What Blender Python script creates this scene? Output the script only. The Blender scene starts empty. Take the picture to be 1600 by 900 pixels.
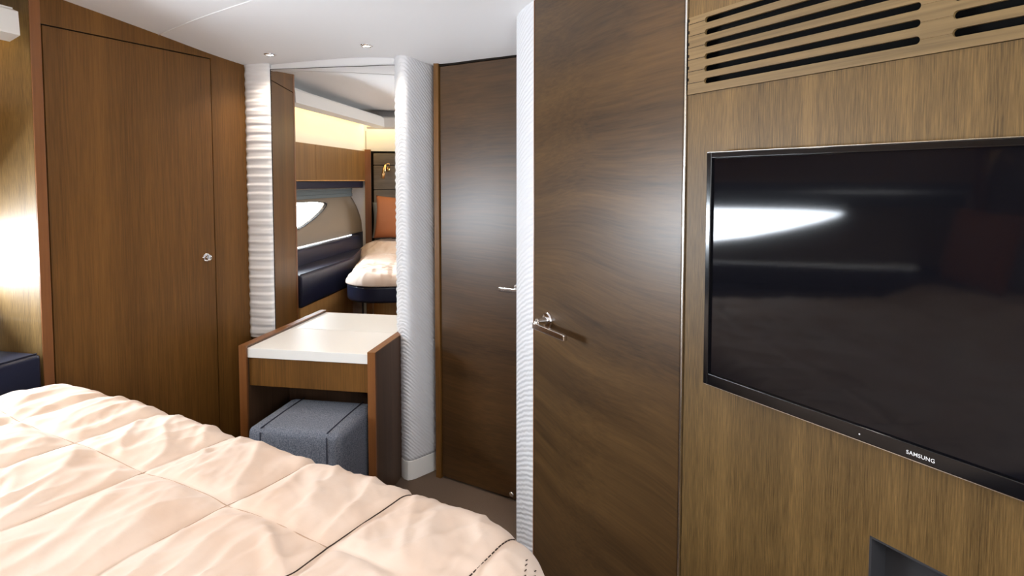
import bpy, bmesh, math, random
from mathutils import Vector, Matrix, noise

C = bpy.context.scene
col = C.collection
R = math.radians

# ------------------------------------------------------------------ camera
cam_data = bpy.data.cameras.new('camera')
cam = bpy.data.objects.new('camera', cam_data)
col.objects.link(cam)
cam_data.sensor_width = 36.0
cam_data.lens = 930 / 1600 * 36
cam_data.shift_y = -120 / 1600
cam_data.clip_start = 0.02
cam.location = (0, 0, 1.45)
cam.rotation_euler = (R(90) - math.atan(48 / 930), 0, 0)
C.camera = cam

# ------------------------------------------------------------------ view, world
C.view_settings.view_transform = 'Standard'
C.view_settings.look = 'None'
C.view_settings.gamma = 1
C.view_settings.use_curve_mapping = False
C.view_settings.exposure = 0.45

world = bpy.data.worlds.new('daylight')
C.world = world
world.use_nodes = True
bg = world.node_tree.nodes['Background']
bg.inputs['Color'].default_value = (0.80, 0.90, 1.0, 1)
bg.inputs['Strength'].default_value = 9.0


def lamp(name, kind, loc, power, color, rot=(0, 0, 0), **kw):
    d = bpy.data.lights.new(name, kind)
    d.energy = power
    d.color = color
    for k, v in kw.items():
        setattr(d, k, v)
    o = bpy.data.objects.new(name, d)
    o.location = loc
    o.rotation_euler = rot
    col.objects.link(o)
    return o


def aim(o, d):
    o.rotation_euler = Vector(d).to_track_quat('-Z', 'Y').to_euler()


# hull line frame (alcove on the port side)
HO = Vector((-2.475, 0.327, 0)); HR = R(76.507)
HD = Vector((math.cos(HR), math.sin(HR), 0)); HN = Vector((-math.sin(HR), math.cos(HR), 0))


def hull(x, w, z):
    return HO + HD * x + HN * w + Vector((0, 0, z))


# daylight coming through the hull window
sunlamp = lamp('window_daylight', 'AREA', hull(1.15, 0.42, 1.22), 190, (0.84, 0.92, 1.0),
               shape='RECTANGLE', size=1.9, size_y=0.6)
aim(sunlamp, -HN + Vector((0, 0, 0.10)))
# unseen fill light added on the starboard side, behind the camera
s2 = lamp('starboard_fill', 'AREA', (0.62, -0.72, 1.45), 30, (0.93, 0.96, 1.0),
          shape='RECTANGLE', size=0.9, size_y=0.7)
aim(s2, (-0.85, 0.75, 0.22))

# ------------------------------------------------------------------ materials


def mat(name, color=(0.8, 0.8, 0.8), rough=0.5, metal=0.0, spec=0.5, coat=0.0, coat_rough=0.1, emit=None, strength=0):
    m = bpy.data.materials.new(name)
    m.use_nodes = True
    b = m.node_tree.nodes['Principled BSDF']
    b.inputs['Base Color'].default_value = (*color, 1)
    b.inputs['Roughness'].default_value = rough
    b.inputs['Metallic'].default_value = metal
    b.inputs['Specular IOR Level'].default_value = spec
    b.inputs['Coat Weight'].default_value = coat
    b.inputs['Coat Roughness'].default_value = coat_rough
    if emit:
        b.inputs['Emission Color'].default_value = (*emit, 1)
        b.inputs['Emission Strength'].default_value = strength
    return m


def nd(m, typ, **kw):
    n = m.node_tree.nodes.new(typ)
    for k, v in kw.items():
        setattr(n, k, v)
    return n


def lk(m, a, b):
    m.node_tree.links.new(a, b)


def s2l(c):
    return tuple(((x / 255) / 12.92 if x / 255 <= 0.04045 else ((x / 255 + 0.055) / 1.055) ** 2.4) for x in c)


def wood(name, dark, light, scale=(90, 90, 2.0), big=(7, 7, 0.15), rough=0.42, warp=0.0, spec=0.5, bump=0.06, figure=0.55):
    """veneer: fine stretched grain over broad stripes; scale is small along the grain"""
    m = mat(name, (1, 1, 1), rough, spec=spec)
    b = m.node_tree.nodes['Principled BSDF']
    tc = nd(m, 'ShaderNodeTexCoord')
    src = tc.outputs['Object']
    if warp:
        wn = nd(m, 'ShaderNodeTexNoise'); wn.inputs['Scale'].default_value = 1.1; wn.inputs['Detail'].default_value = 1
        lk(m, src, wn.inputs['Vector'])
        vm = nd(m, 'ShaderNodeVectorMath', operation='SCALE'); vm.inputs['Scale'].default_value = warp
        lk(m, wn.outputs['Color'], vm.inputs[0])
        va = nd(m, 'ShaderNodeVectorMath', operation='ADD')
        lk(m, src, va.inputs[0]); lk(m, vm.outputs[0], va.inputs[1])
        src = va.outputs[0]
    fine = nd(m, 'ShaderNodeMapping'); fine.inputs['Scale'].default_value = scale
    lk(m, src, fine.inputs['Vector'])
    n1 = nd(m, 'ShaderNodeTexNoise'); n1.inputs['Scale'].default_value = 1; n1.inputs['Detail'].default_value = 4
    n1.inputs['Roughness'].default_value = 0.65
    lk(m, fine.outputs[0], n1.inputs['Vector'])
    bigm = nd(m, 'ShaderNodeMapping'); bigm.inputs['Scale'].default_value = big
    lk(m, src, bigm.inputs['Vector'])
    n2 = nd(m, 'ShaderNodeTexNoise'); n2.inputs['Scale'].default_value = 1; n2.inputs['Detail'].default_value = 5
    n2.inputs['Roughness'].default_value = 0.6
    lk(m, bigm.outputs[0], n2.inputs['Vector'])
    mx = nd(m, 'ShaderNodeMix'); mx.data_type = 'FLOAT'
    mx.inputs['Factor'].default_value = figure
    lk(m, n1.outputs['Fac'], mx.inputs['A']); lk(m, n2.outputs['Fac'], mx.inputs['B'])
    rp = nd(m, 'ShaderNodeValToRGB')
    e = rp.color_ramp.elements
    e[0].position = 0.33; e[0].color = (*dark, 1)
    e[1].position = 0.66; e[1].color = (*light, 1)
    lk(m, mx.outputs['Result'], rp.inputs['Fac'])
    lk(m, rp.outputs['Color'], b.inputs['Base Color'])
    bp = nd(m, 'ShaderNodeBump'); bp.inputs['Strength'].default_value = bump; bp.inputs['Distance'].default_value = 0.002
    lk(m, n1.outputs['Fac'], bp.inputs['Height'])
    lk(m, bp.outputs['Normal'], b.inputs['Normal'])
    return m


def add_bump(m, tex, outsock, strength, dist, scale=None):
    b = m.node_tree.nodes['Principled BSDF']
    tc = nd(m, 'ShaderNodeTexCoord')
    mp = nd(m, 'ShaderNodeMapping')
    if scale:
        mp.inputs['Scale'].default_value = scale
    lk(m, tc.outputs['Object'], mp.inputs['Vector'])
    lk(m, mp.outputs[0], tex.inputs['Vector'])
    bp = nd(m, 'ShaderNodeBump'); bp.inputs['Strength'].default_value = strength; bp.inputs['Distance'].default_value = dist
    lk(m, tex.outputs[outsock], bp.inputs['Height'])
    lk(m, bp.outputs['Normal'], b.inputs['Normal'])
    return bp


W_WARD = wood('wardrobe_veneer', (0.080, 0.034, 0.007), (0.210, 0.095, 0.021), scale=(150, 150, 5), rough=0.45, spec=0.3)
W_EDGE = wood('cherry_lipping', (0.17, 0.060, 0.016), (0.28, 0.110, 0.032), rough=0.4)
W_TV = wood('bulkhead_veneer', (0.050, 0.028, 0.007), (0.205, 0.122, 0.040), scale=(420, 420, 16.0), big=(22, 22, 0.25), rough=0.45, figure=0.38, spec=0.35)
W_DOOR = wood('door_veneer', (0.033, 0.016, 0.005), (0.112, 0.060, 0.020), scale=(3.0, 110, 130), big=(0.4, 5, 9), rough=0.34, warp=0.30, bump=0.05, figure=0.55)
W_DOORF = wood('far_door_veneer', (0.034, 0.016, 0.005), (0.098, 0.047, 0.015), scale=(3.0, 110, 130), big=(0.4, 5, 7), rough=0.36, warp=0.12, bump=0.05, figure=0.55)
W_GRILLE = wood('grille_wood', (0.095, 0.058, 0.018), (0.24, 0.155, 0.062), scale=(3, 60, 140), big=(0.6, 8, 12), rough=0.5)
W_DARK = wood('dark_side_veneer', (0.050, 0.026, 0.014), (0.12, 0.062, 0.033), rough=0.5)
W_LOCK = wood('locker_veneer', (0.125, 0.055, 0.013), (0.29, 0.150, 0.040), rough=0.4)
W_LIGHT = wood('plinth_wood', (0.42, 0.21, 0.065), (0.66, 0.38, 0.14), rough=0.35)
BLACK = mat('black_void', (0.004, 0.004, 0.004), 0.8, spec=0.1)
GAP = mat('shadow_gap_rubber', (0.012, 0.008, 0.005), 0.8, spec=0.2)
CEIL = mat('headliner', (0.86, 0.86, 0.87), 0.65)
WHITE = mat('white_laminate', (0.88, 0.87, 0.84), 0.35)
VINYL = mat('white_vinyl', (0.86, 0.86, 0.87), 0.55)
wv = nd(VINYL, 'ShaderNodeTexWave', bands_direction='Z'); wv.inputs['Scale'].default_value = 1
wv.inputs['Distortion'].default_value = 1.5; wv.inputs['Detail'].default_value = 1
add_bump(VINYL, wv, 'Fac', 0.35, 0.006, (6, 6, 14))
WEAVE = mat('woven_white_vinyl', (0.74, 0.75, 0.78), 0.6)
wv = nd(WEAVE, 'ShaderNodeTexWave', bands_direction='DIAGONAL'); wv.inputs['Scale'].default_value = 1
wv.inputs['Distortion'].default_value = 2.5; wv.inputs['Detail'].default_value = 2
add_bump(WEAVE, wv, 'Fac', 0.5, 0.004, (26, 26, 34))
CHROME = mat('chrome', (0.82, 0.82, 0.84), 0.12, metal=1)
BRASS = mat('polished_brass', (0.75, 0.52, 0.25), 0.2, metal=1)
ALU = mat('brushed_edge_trim', (0.78, 0.77, 0.74), 0.22, metal=1)
NAVY = mat('navy_leather', (0.010, 0.013, 0.035), 0.38)
nz = nd(NAVY, 'ShaderNodeTexNoise'); nz.inputs['Scale'].default_value = 220
add_bump(NAVY, nz, 'Fac', 0.15, 0.001)
TVB = mat('gloss_black_bezel', (0.004, 0.004, 0.005), 0.12)
SCREEN = mat('tv_screen_glass', (0.004, 0.004, 0.006), 0.06, spec=0.26)
SILVER = mat('silver_print', (0.75, 0.76, 0.78), 0.4)
MIRROR = mat('mirror_silvering', (0.94, 0.95, 0.95), 0.0, metal=1)
GREYF = mat('blue_grey_fabric', (0.13, 0.15, 0.20), 0.9)
hn = nd(GREYF, 'ShaderNodeTexNoise'); hn.inputs['Scale'].default_value = 260; hn.inputs['Detail'].default_value = 4
hc = nd(GREYF, 'ShaderNodeTexCoord'); lk(GREYF, hc.outputs['Object'], hn.inputs['Vector'])
hr = nd(GREYF, 'ShaderNodeValToRGB')
hr.color_ramp.elements[0].position = 0.35; hr.color_ramp.elements[0].color = (0.075, 0.09, 0.125, 1)
hr.color_ramp.elements[1].position = 0.65; hr.color_ramp.elements[1].color = (0.22, 0.24, 0.29, 1)
lk(GREYF, hn.outputs['Fac'], hr.inputs['Fac'])
lk(GREYF, hr.outputs['Color'], GREYF.node_tree.nodes['Principled BSDF'].inputs['Base Color'])
nz = nd(GREYF, 'ShaderNodeTexNoise'); nz.inputs['Scale'].default_value = 420; nz.inputs['Detail'].default_value = 3
add_bump(GREYF, nz, 'Fac', 0.6, 0.002)
PIPE = mat('dark_blue_piping', (0.02, 0.024, 0.045), 0.8)
BEIGE = mat('beige_hull_lining', (0.27, 0.215, 0.16), 0.7)
BLIND = mat('grey_blind_fabric', (0.16, 0.19, 0.20), 0.9)
HEADB = wood('headboard_suede', (0.095, 0.075, 0.058), (0.20, 0.165, 0.13), scale=(4, 60, 60), big=(2, 5, 5), rough=0.8)
GREYP = mat('grey_cushion_fabric', (0.20, 0.20, 0.20), 0.9)
RUST = mat('burnt_orange_fabric', (0.33, 0.105, 0.032), 0.75)
nz = nd(RUST, 'ShaderNodeTexNoise'); nz.inputs['Scale'].default_value = 300
add_bump(RUST, nz, 'Fac', 0.3, 0.001)
NICHE = mat('charcoal_fabric', (0.028, 0.028, 0.032), 0.85)
THREAD = mat('brown_thread', (0.035, 0.018, 0.012), 0.9)
SEAM = mat('tan_thread', (0.42, 0.28, 0.19), 0.9)
LENS = mat('lit_lamp_lens', (1, 1, 1), 0.3, emit=(1.0, 0.86, 0.68), strength=30)
CARPET = mat('brown_carpet', (0.15, 0.10, 0.068), 0.95)
nz = nd(CARPET, 'ShaderNodeTexNoise'); nz.inputs['Scale'].default_value = 350; nz.inputs['Detail'].default_value = 3
add_bump(CARPET, nz, 'Fac', 0.8, 0.004)

DUVET = mat('cream_quilted_cotton', (0.83, 0.63, 0.50), 0.85)
b = DUVET.node_tree.nodes['Principled BSDF']
b.inputs['Sheen Weight'].default_value = 0.15
tc = nd(DUVET, 'ShaderNodeTexCoord')
n1 = nd(DUVET, 'ShaderNodeTexNoise'); n1.inputs['Scale'].default_value = 5; n1.inputs['Detail'].default_value = 5
lk(DUVET, tc.outputs['Object'], n1.inputs['Vector'])
rp = nd(DUVET, 'ShaderNodeValToRGB')
rp.color_ramp.elements[0].position = 0.35; rp.color_ramp.elements[0].color = (0.635, 0.475, 0.375, 1)
rp.color_ramp.elements[1].position = 0.65; rp.color_ramp.elements[1].color = (0.70, 0.575, 0.49, 1)
lk(DUVET, n1.outputs['Fac'], rp.inputs['Fac']); lk(DUVET, rp.outputs['Color'], b.inputs['Base Color'])
n2 = nd(DUVET, 'ShaderNodeTexNoise'); n2.inputs['Scale'].default_value = 60; n2.inputs['Detail'].default_value = 4
lk(DUVET, tc.outputs['Object'], n2.inputs['Vector'])
bp = nd(DUVET, 'ShaderNodeBump'); bp.inputs['Strength'].default_value = 0.15; bp.inputs['Distance'].default_value = 0.002
lk(DUVET, n2.outputs['Fac'], bp.inputs['Height']); lk(DUVET, bp.outputs['Normal'], b.inputs['Normal'])

GLASS = bpy.data.materials.new('window_glass'); GLASS.use_nodes = True
nt = GLASS.node_tree; nt.nodes.clear()
go = nt.nodes.new('ShaderNodeOutputMaterial'); gm = nt.nodes.new('ShaderNodeMixShader')
gt = nt.nodes.new('ShaderNodeBsdfTransparent'); gg = nt.nodes.new('ShaderNodeBsdfGlossy')
gg.inputs['Roughness'].default_value = 0.02; gm.inputs[0].default_value = 0.06
nt.links.new(gt.outputs[0], gm.inputs[1]); nt.links.new(gg.outputs[0], gm.inputs[2]); nt.links.new(gm.outputs[0], go.inputs[0])

# ------------------------------------------------------------------ helpers


def link(name, bm, m, parent=None, smooth=False, bevel=0.0, seg=2, weld=False):
    if weld:
        bmesh.ops.remove_doubles(bm, verts=bm.verts, dist=1e-5)
    bmesh.ops.recalc_face_normals(bm, faces=bm.faces)
    me = bpy.data.meshes.new(name)
    bm.to_mesh(me); bm.free()
    o = bpy.data.objects.new(name, me)
    col.objects.link(o)
    me.materials.append(m)
    if smooth:
        for p in me.polygons:
            p.use_smooth = True
    if parent:
        o.parent = parent
    if bevel:
        md = o.modifiers.new('bevel', 'BEVEL'); md.width = bevel; md.segments = seg; md.limit_method = 'ANGLE'
        md.angle_limit = R(40)
        for p in me.polygons:
            p.use_smooth = True
        md.harden_normals = True
    return o


def empty(name, loc, rz, label, cat, group=None):
    o = bpy.data.objects.new(name, None)
    col.objects.link(o)
    o.location = loc; o.rotation_euler = (0, 0, R(rz)); o.empty_display_size = 0.1
    tag(o, label, cat, group)
    return o


def frame(name, loc, rz):
    o = bpy.data.objects.new(name, None)
    col.objects.link(o)
    o.location = loc; o.rotation_euler = (0, 0, R(rz))
    o['kind'] = 'structure'
    return o


def tag(o, label, cat, group=None):
    o['label'] = label; o['category'] = cat
    if group:
        o['group'] = group
    return o


def struct(o):
    o['kind'] = 'structure'
    return o


def box(bm, x0, x1, y0, y1, z0, z1):
    v = [bm.verts.new((x, y, z)) for x in (x0, x1) for y in (y0, y1) for z in (z0, z1)]
    for f in ((0, 1, 3, 2), (4, 6, 7, 5), (0, 4, 5, 1), (2, 3, 7, 6), (0, 2, 6, 4), (1, 5, 7, 3)):
        bm.faces.new([v[i] for i in f])
    return v


def bx(*a):
    bm = bmesh.new()
    for k in range(0, len(a), 6):
        box(bm, *a[k:k + 6])
    return bm


def prism(bm, pts, z0, z1):
    """plan polygon extruded vertically; z may be a function of (x, y)"""
    f0 = (lambda x, y: z0) if not callable(z0) else z0
    f1 = (lambda x, y: z1) if not callable(z1) else z1
    lo = [bm.verts.new((x, y, f0(x, y))) for x, y in pts]
    hi = [bm.verts.new((x, y, f1(x, y))) for x, y in pts]
    n = len(pts)
    for i in range(n):
        bm.faces.new((lo[i], lo[(i + 1) % n], hi[(i + 1) % n], hi[i]))
    bm.faces.new(lo[::-1]); bm.faces.new(hi)


def profile(bm, pts, x0, x1):
    """(y, z) outline extruded along x"""
    a = [bm.verts.new((x0, y, z)) for y, z in pts]
    c = [bm.verts.new((x1, y, z)) for y, z in pts]
    n = len(pts)
    for i in range(n):
        bm.faces.new((a[i], a[(i + 1) % n], c[(i + 1) % n], c[i]))
    bm.faces.new(a[::-1]); bm.faces.new(c)


def tube(bm, pts, r, n=10, cap=True):
    rings = []
    pts = [Vector(p) for p in pts]
    for i, p in enumerate(pts):
        t = (pts[min(i + 1, len(pts) - 1)] - pts[max(i - 1, 0)]).normalized()
        up = Vector((0, 0, 1)) if abs(t.z) < 0.9 else Vector((1, 0, 0))
        a = t.cross(up).normalized(); b_ = t.cross(a).normalized()
        rr = r[i] if isinstance(r, (list, tuple)) else r
        rings.append([bm.verts.new(p + a * rr * math.cos(2 * math.pi * k / n) + b_ * rr * math.sin(2 * math.pi * k / n)) for k in range(n)])
    for A, B in zip(rings, rings[1:]):
        for k in range(n):
            bm.faces.new((A[k], A[(k + 1) % n], B[(k + 1) % n], B[k]))
    if cap:
        bm.faces.new(rings[0][::-1]); bm.faces.new(rings[-1])


def lathe(bm, prof, origin, axis, n=24):
    """prof: (radius, distance along axis)"""
    q = Vector((0, 0, 1)).rotation_difference(Vector(axis).normalized())
    rings = []
    for r, h in prof:
        rings.append([bm.verts.new(Vector(origin) + q @ Vector((r * math.cos(2 * math.pi * k / n), r * math.sin(2 * math.pi * k / n), h))) for k in range(n)])
    for A, B in zip(rings, rings[1:]):
        for k in range(n):
            bm.faces.new((A[k], A[(k + 1) % n], B[(k + 1) % n], B[k]))
    bm.faces.new(rings[0][::-1]); bm.faces.new(rings[-1])


def plate_hole(bm, x0, x1, z0, z1, hole, yf, yb, back=False):
    """front plate (plane y=yf) with a hole, hole walls going back to yb; hole = list of (x, z) counter-clockwise"""
    n = len(hole)
    cx = sum(p[0] for p in hole) / n; cz = sum(p[1] for p in hole) / n
    outer = []
    for x, z in hole:
        dx, dz = x - cx, z - cz
        # stadium-friendly projection: clamp straight out to the rectangle
        k = min(((x1 - cx) / dx if dx > 1e-9 else (x0 - cx) / dx if dx < -1e-9 else 1e9),
                ((z1 - cz) / dz if dz > 1e-9 else (z0 - cz) / dz if dz < -1e-9 else 1e9))
        outer.append((cx + dx * k, cz + dz * k))
    # put exact corners in
    for c in ((x0, z0), (x0, z1), (x1, z0), (x1, z1)):
        j = min(range(n), key=lambda i: (outer[i][0] - c[0]) ** 2 + (outer[i][1] - c[1]) ** 2 * 4)
        outer[j] = c
    vo = [bm.verts.new((x, yf, z)) for x, z in outer]
    vi = [bm.verts.new((x, yf, z)) for x, z in hole]
    vb = [bm.verts.new((x, yb, z)) for x, z in hole]
    for i in range(n):
        j = (i + 1) % n
        bm.faces.new((vo[i], vo[j], vi[j], vi[i]))
        bm.faces.new((vi[i], vi[j], vb[j], vb[i]))


# ------------------------------------------------------------------ plan
P2 = Vector((0.078, 2.07, 0)); TVROT = -61.2          # near bulkhead (door and television)
F0 = Vector((-0.37, 2.845, 0)); FROT = -31.45         # far door
MO = Vector((0.4836, 2.743, 0)); MROT = -10           # vanity mirror wall
CO = Vector((-1.77, 2.215, 0)); CROT = 63.92          # wardrobe front
BO = Vector((-0.68, 1.56, 0)); BROT = -29             # bed


def loc(O, rot, x, y, z=0):
    a = R(rot)
    return Vector((O.x + x * math.cos(a) - y * math.sin(a), O.y + x * math.sin(a) + y * math.cos(a), z))


HB = loc(BO, BROT, 0, -1.95)                          # headboard wall line passes here
ctrl = [(-1.353, 3.067, 2.033), (-0.56, 2.93, 2.045), (-0.37, 2.84, 2.0), (0.017, 2.6, 1.996), (0.017, 2.24, 2.056),
        (0.078, 2.07, 2.066), (-1.718, 2.321, 2.14), (-1.77, 2.215, 2.155), (-1.535, 2.694, 2.085), (-1.445, 2.88, 2.055), (-0.18, 2.725, 1.997), (0.5, 1.3, 2.12), (1.1, 0.2, 2.12),
        (-0.9, 1.2, 2.14), (-2.3, 0.4, 2.145), (-0.6, -0.6, 2.14), (0.4, -1.2, 2.14), (-2.0, 1.4, 2.145), (-1.0, 2.1, 2.11),
        (-0.5, 2.4, 2.07)]


import numpy as np
_P = np.array(ctrl)
_d = np.linalg.norm(_P[:, None, :2] - _P[None, :, :2], axis=2)
_K = _d ** 2 * np.log(_d + 1e-9) + 0.003 * np.eye(len(_P))
_Q = np.hstack([np.ones((len(_P), 1)), _P[:, :2]])
_A = np.vstack([np.hstack([_K, _Q]), np.hstack([_Q.T, np.zeros((3, 3))])])
_W = np.linalg.solve(_A, np.concatenate([_P[:, 2], np.zeros(3)]))


def ceil_z(x, y):
    d_ = np.hypot(_P[:, 0] - x, _P[:, 1] - y)
    k = d_ ** 2 * np.log(d_ + 1e-9)
    return float(min(2.16, k @ _W[:len(_P)] + _W[-3] + _W[-2] * x + _W[-1] * y))


# floor and ceiling
bm = bx(-3.2, 1.7, -2.2, 3.6, -0.05, 0.0)
struct(link('floor', bm, CARPET))
bm = bmesh.new()
NX, NY = 90, 105
g = [[bm.verts.new((-3.2 + 4.9 * i / NX, -2.2 + 5.8 * j / NY, ceil_z(-3.2 + 4.9 * i / NX, -2.2 + 5.8 * j / NY))) for j in range(NY + 1)] for i in range(NX + 1)]
for i in range(NX):
    for j in range(NY):
        bm.faces.new((g[i][j], g[i][j + 1], g[i + 1][j + 1], g[i + 1][j]))
h = [[bm.verts.new((v.co.x, v.co.y, v.co.z + 0.03)) for v in row] for row in g]
for i in range(NX):
    for j in range(NY):
        bm.faces.new((h[i][j], h[i + 1][j], h[i + 1][j + 1], h[i][j + 1]))
for i in range(NX):
    bm.faces.new((g[i][0], g[i + 1][0], h[i + 1][0], h[i][0])); bm.faces.new((g[i][NY], h[i][NY], h[i + 1][NY], g[i + 1][NY]))
for j in range(NY):
    bm.faces.new((g[0][j], h[0][j], h[0][j + 1], g[0][j + 1])); bm.faces.new((g[NX][j], g[NX][j + 1], h[NX][j + 1], h[NX][j]))
struct(link('ceiling', bm, CEIL, smooth=True))
# unseen shell added around the cabin to block stray daylight
struct(link('light_block_shell', bx(-3.2, 1.7, 3.50, 3.55, 0, 2.2, 1.65, 1.7, -2.2, 3.55, 0, 2.2, -3.2, 1.7, -2.2, -2.15, 0, 2.2), GAP))
# joint bead between the ceiling panels
bm = bmesh.new()
pts = []
for k in range(25):
    t = k / 24
    x = -1.56 + (-0.55 + 1.56) * t; y = 2.66 + (1.90 - 2.66) * t
    pts.append((x, y, ceil_z(x, y) - 0.0005))
tube(bm, pts, 0.003, 6)
struct(link('trim_1', bm, CEIL, smooth=True))

# ------------------------------------------------------------------ near bulkhead: door, grille, television
# wall_right around grille and low niche
fr = frame('wall_right', P2, TVROT)
bm = bmesh.new()
TH = 0.05
WX0, WX1 = 0.7155, 2.30
GZ0, GZ1 = 1.655, 1.836
NZ = 0.812; NX0 = 1.175; NX1 = 2.05
TX0, TX1, TZ0, TZ1 = 0.822, 1.722, 0.9865, 1.5145        # recess behind the television
box(bm, WX0, TX0, 0, TH, 0, GZ0 - 0.001)
box(bm, TX0, NX0, 0, TH, 0, TZ0)
box(bm, NX0, NX1, 0, TH, NZ, TZ0)
box(bm, NX1, WX1, 0, TH, 0, TZ0)
box(bm, TX1, WX1, 0, TH, TZ0, GZ0 - 0.001)
box(bm, TX0, TX1, 0, TH, TZ1, GZ0 - 0.001)
box(bm, WX0, WX1, 0, TH, GZ1 + 0.001, 2.22)
box(bm, 1.80, WX1, 0, TH, GZ0, GZ1)
link('wall_panel', bm, W_TV, fr)
link('wall_backing', bx(WX0, WX1, 0.30, 0.33, 0, 2.22, WX0, WX0 + .02, TH, .3, 0, 2.22), BLACK, fr)
# low niche lined with charcoal fabric
bm = bx(NX0 - 0.0, NX1, 0.045, 0.06, 0.30, NZ + 0.0)
link('niche_lining', bm, NICHE, fr)
link('niche_edge', bx(NX0, NX0 + 0.004, 0.0, 0.046, 0, NZ, NX0, NX1, 0.0, 0.046, NZ - 0.004, NZ), NICHE, fr)

# chrome strip between door and wall
tr = frame('trim_2', P2, TVROT)
link('edge_strip', bx(0.7085, 0.7145, -0.006, 0.03, 0.0, 2.2), ALU, tr, bevel=0.0015)
link('dark_joint', bx(0.7145, 0.7158, 0.002, 0.03, 0, 2.2, 0.7035, 0.7085, 0.004, 0.03, 0, 2.2), GAP, tr)

# near door
dr = frame('door_1', P2, TVROT)
link('door_slab', bx(0.004, 0.7035, -0.002, 0.038, 0.008, 2.2), W_DOOR, dr, bevel=0.002)
bm = bx(-0.002, 0.0035, 0.0, 0.04, 0, 2.2)
link('door_seal', bm, GAP, dr)


def lever_handle(parent, x, z, yf, x0, x1, flat=False):
    bm = bmesh.new()
    lathe(bm, [(0.027, 0), (0.027, 0.006), (0.024, 0.010), (0.013, 0.011), (0.0115, 0.030), (0.0115, 0.046), (0.009, 0.048)], (x, yf, z), (0, -1, 0), 28)
    h = link('door_handle', bm, CHROME, parent, smooth=True)
    md = h.modifiers.new('e', 'EDGE_SPLIT'); md.split_angle = R(35)
    bm = bmesh.new()
    box(bm, x0, x1, yf - 0.060, yf - 0.046, z - 0.023, z - 0.003)
    l = link('lever', bm, CHROME, h, bevel=0.004, seg=3)
    bm = bmesh.new()
    tube(bm, [(x, yf - 0.044, z - 0.004), (x, yf - 0.050, z - 0.008), (x, yf - 0.053, z - 0.013)], [0.011, 0.0105, 0.010], 14)
    link('neck', bm, CHROME, h, smooth=True)
    return h


lever_handle(dr, 0.098, 0.980, -0.002, 0.088, 0.278)

# white padded partition end beside the near door
bm = bmesh.new()
S0 = Vector((0.017, 2.24)); S1 = Vector((0.0745, 2.074))
d = (S1 - S0); nrm = Vector((-d.y, d.x)).normalized()
if nrm.x > 0:
    nrm = -nrm
pl = []
for k in range(13):
    t = k / 12
    q = S0 + d * t + nrm * 0.006 * math.sin(math.pi * t)
    pl.append((q.x, q.y))
pl += [(0.11, 2.085), (0.24, 2.52), (0.20, 2.55)]
prism(bm, pl, 0, 2.09)
struct(link('wall_partition', bm, WEAVE, smooth=False))
# dark strip where partition meets the door
struct(link('trim_3', (lambda b_: (prism(b_, [(0.0745, 2.074), (0.0775, 2.071), (0.11, 2.085), (0.10, 2.10)], 0, 2.09), b_)[1])(bmesh.new()), W_EDGE))

# ventilation grilles
ge = empty('ventilation_grille', loc(P2, TVROT, 0.7175, 0, GZ0), TVROT, 'pale wooden slotted air grille above the television', 'vent')


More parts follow.
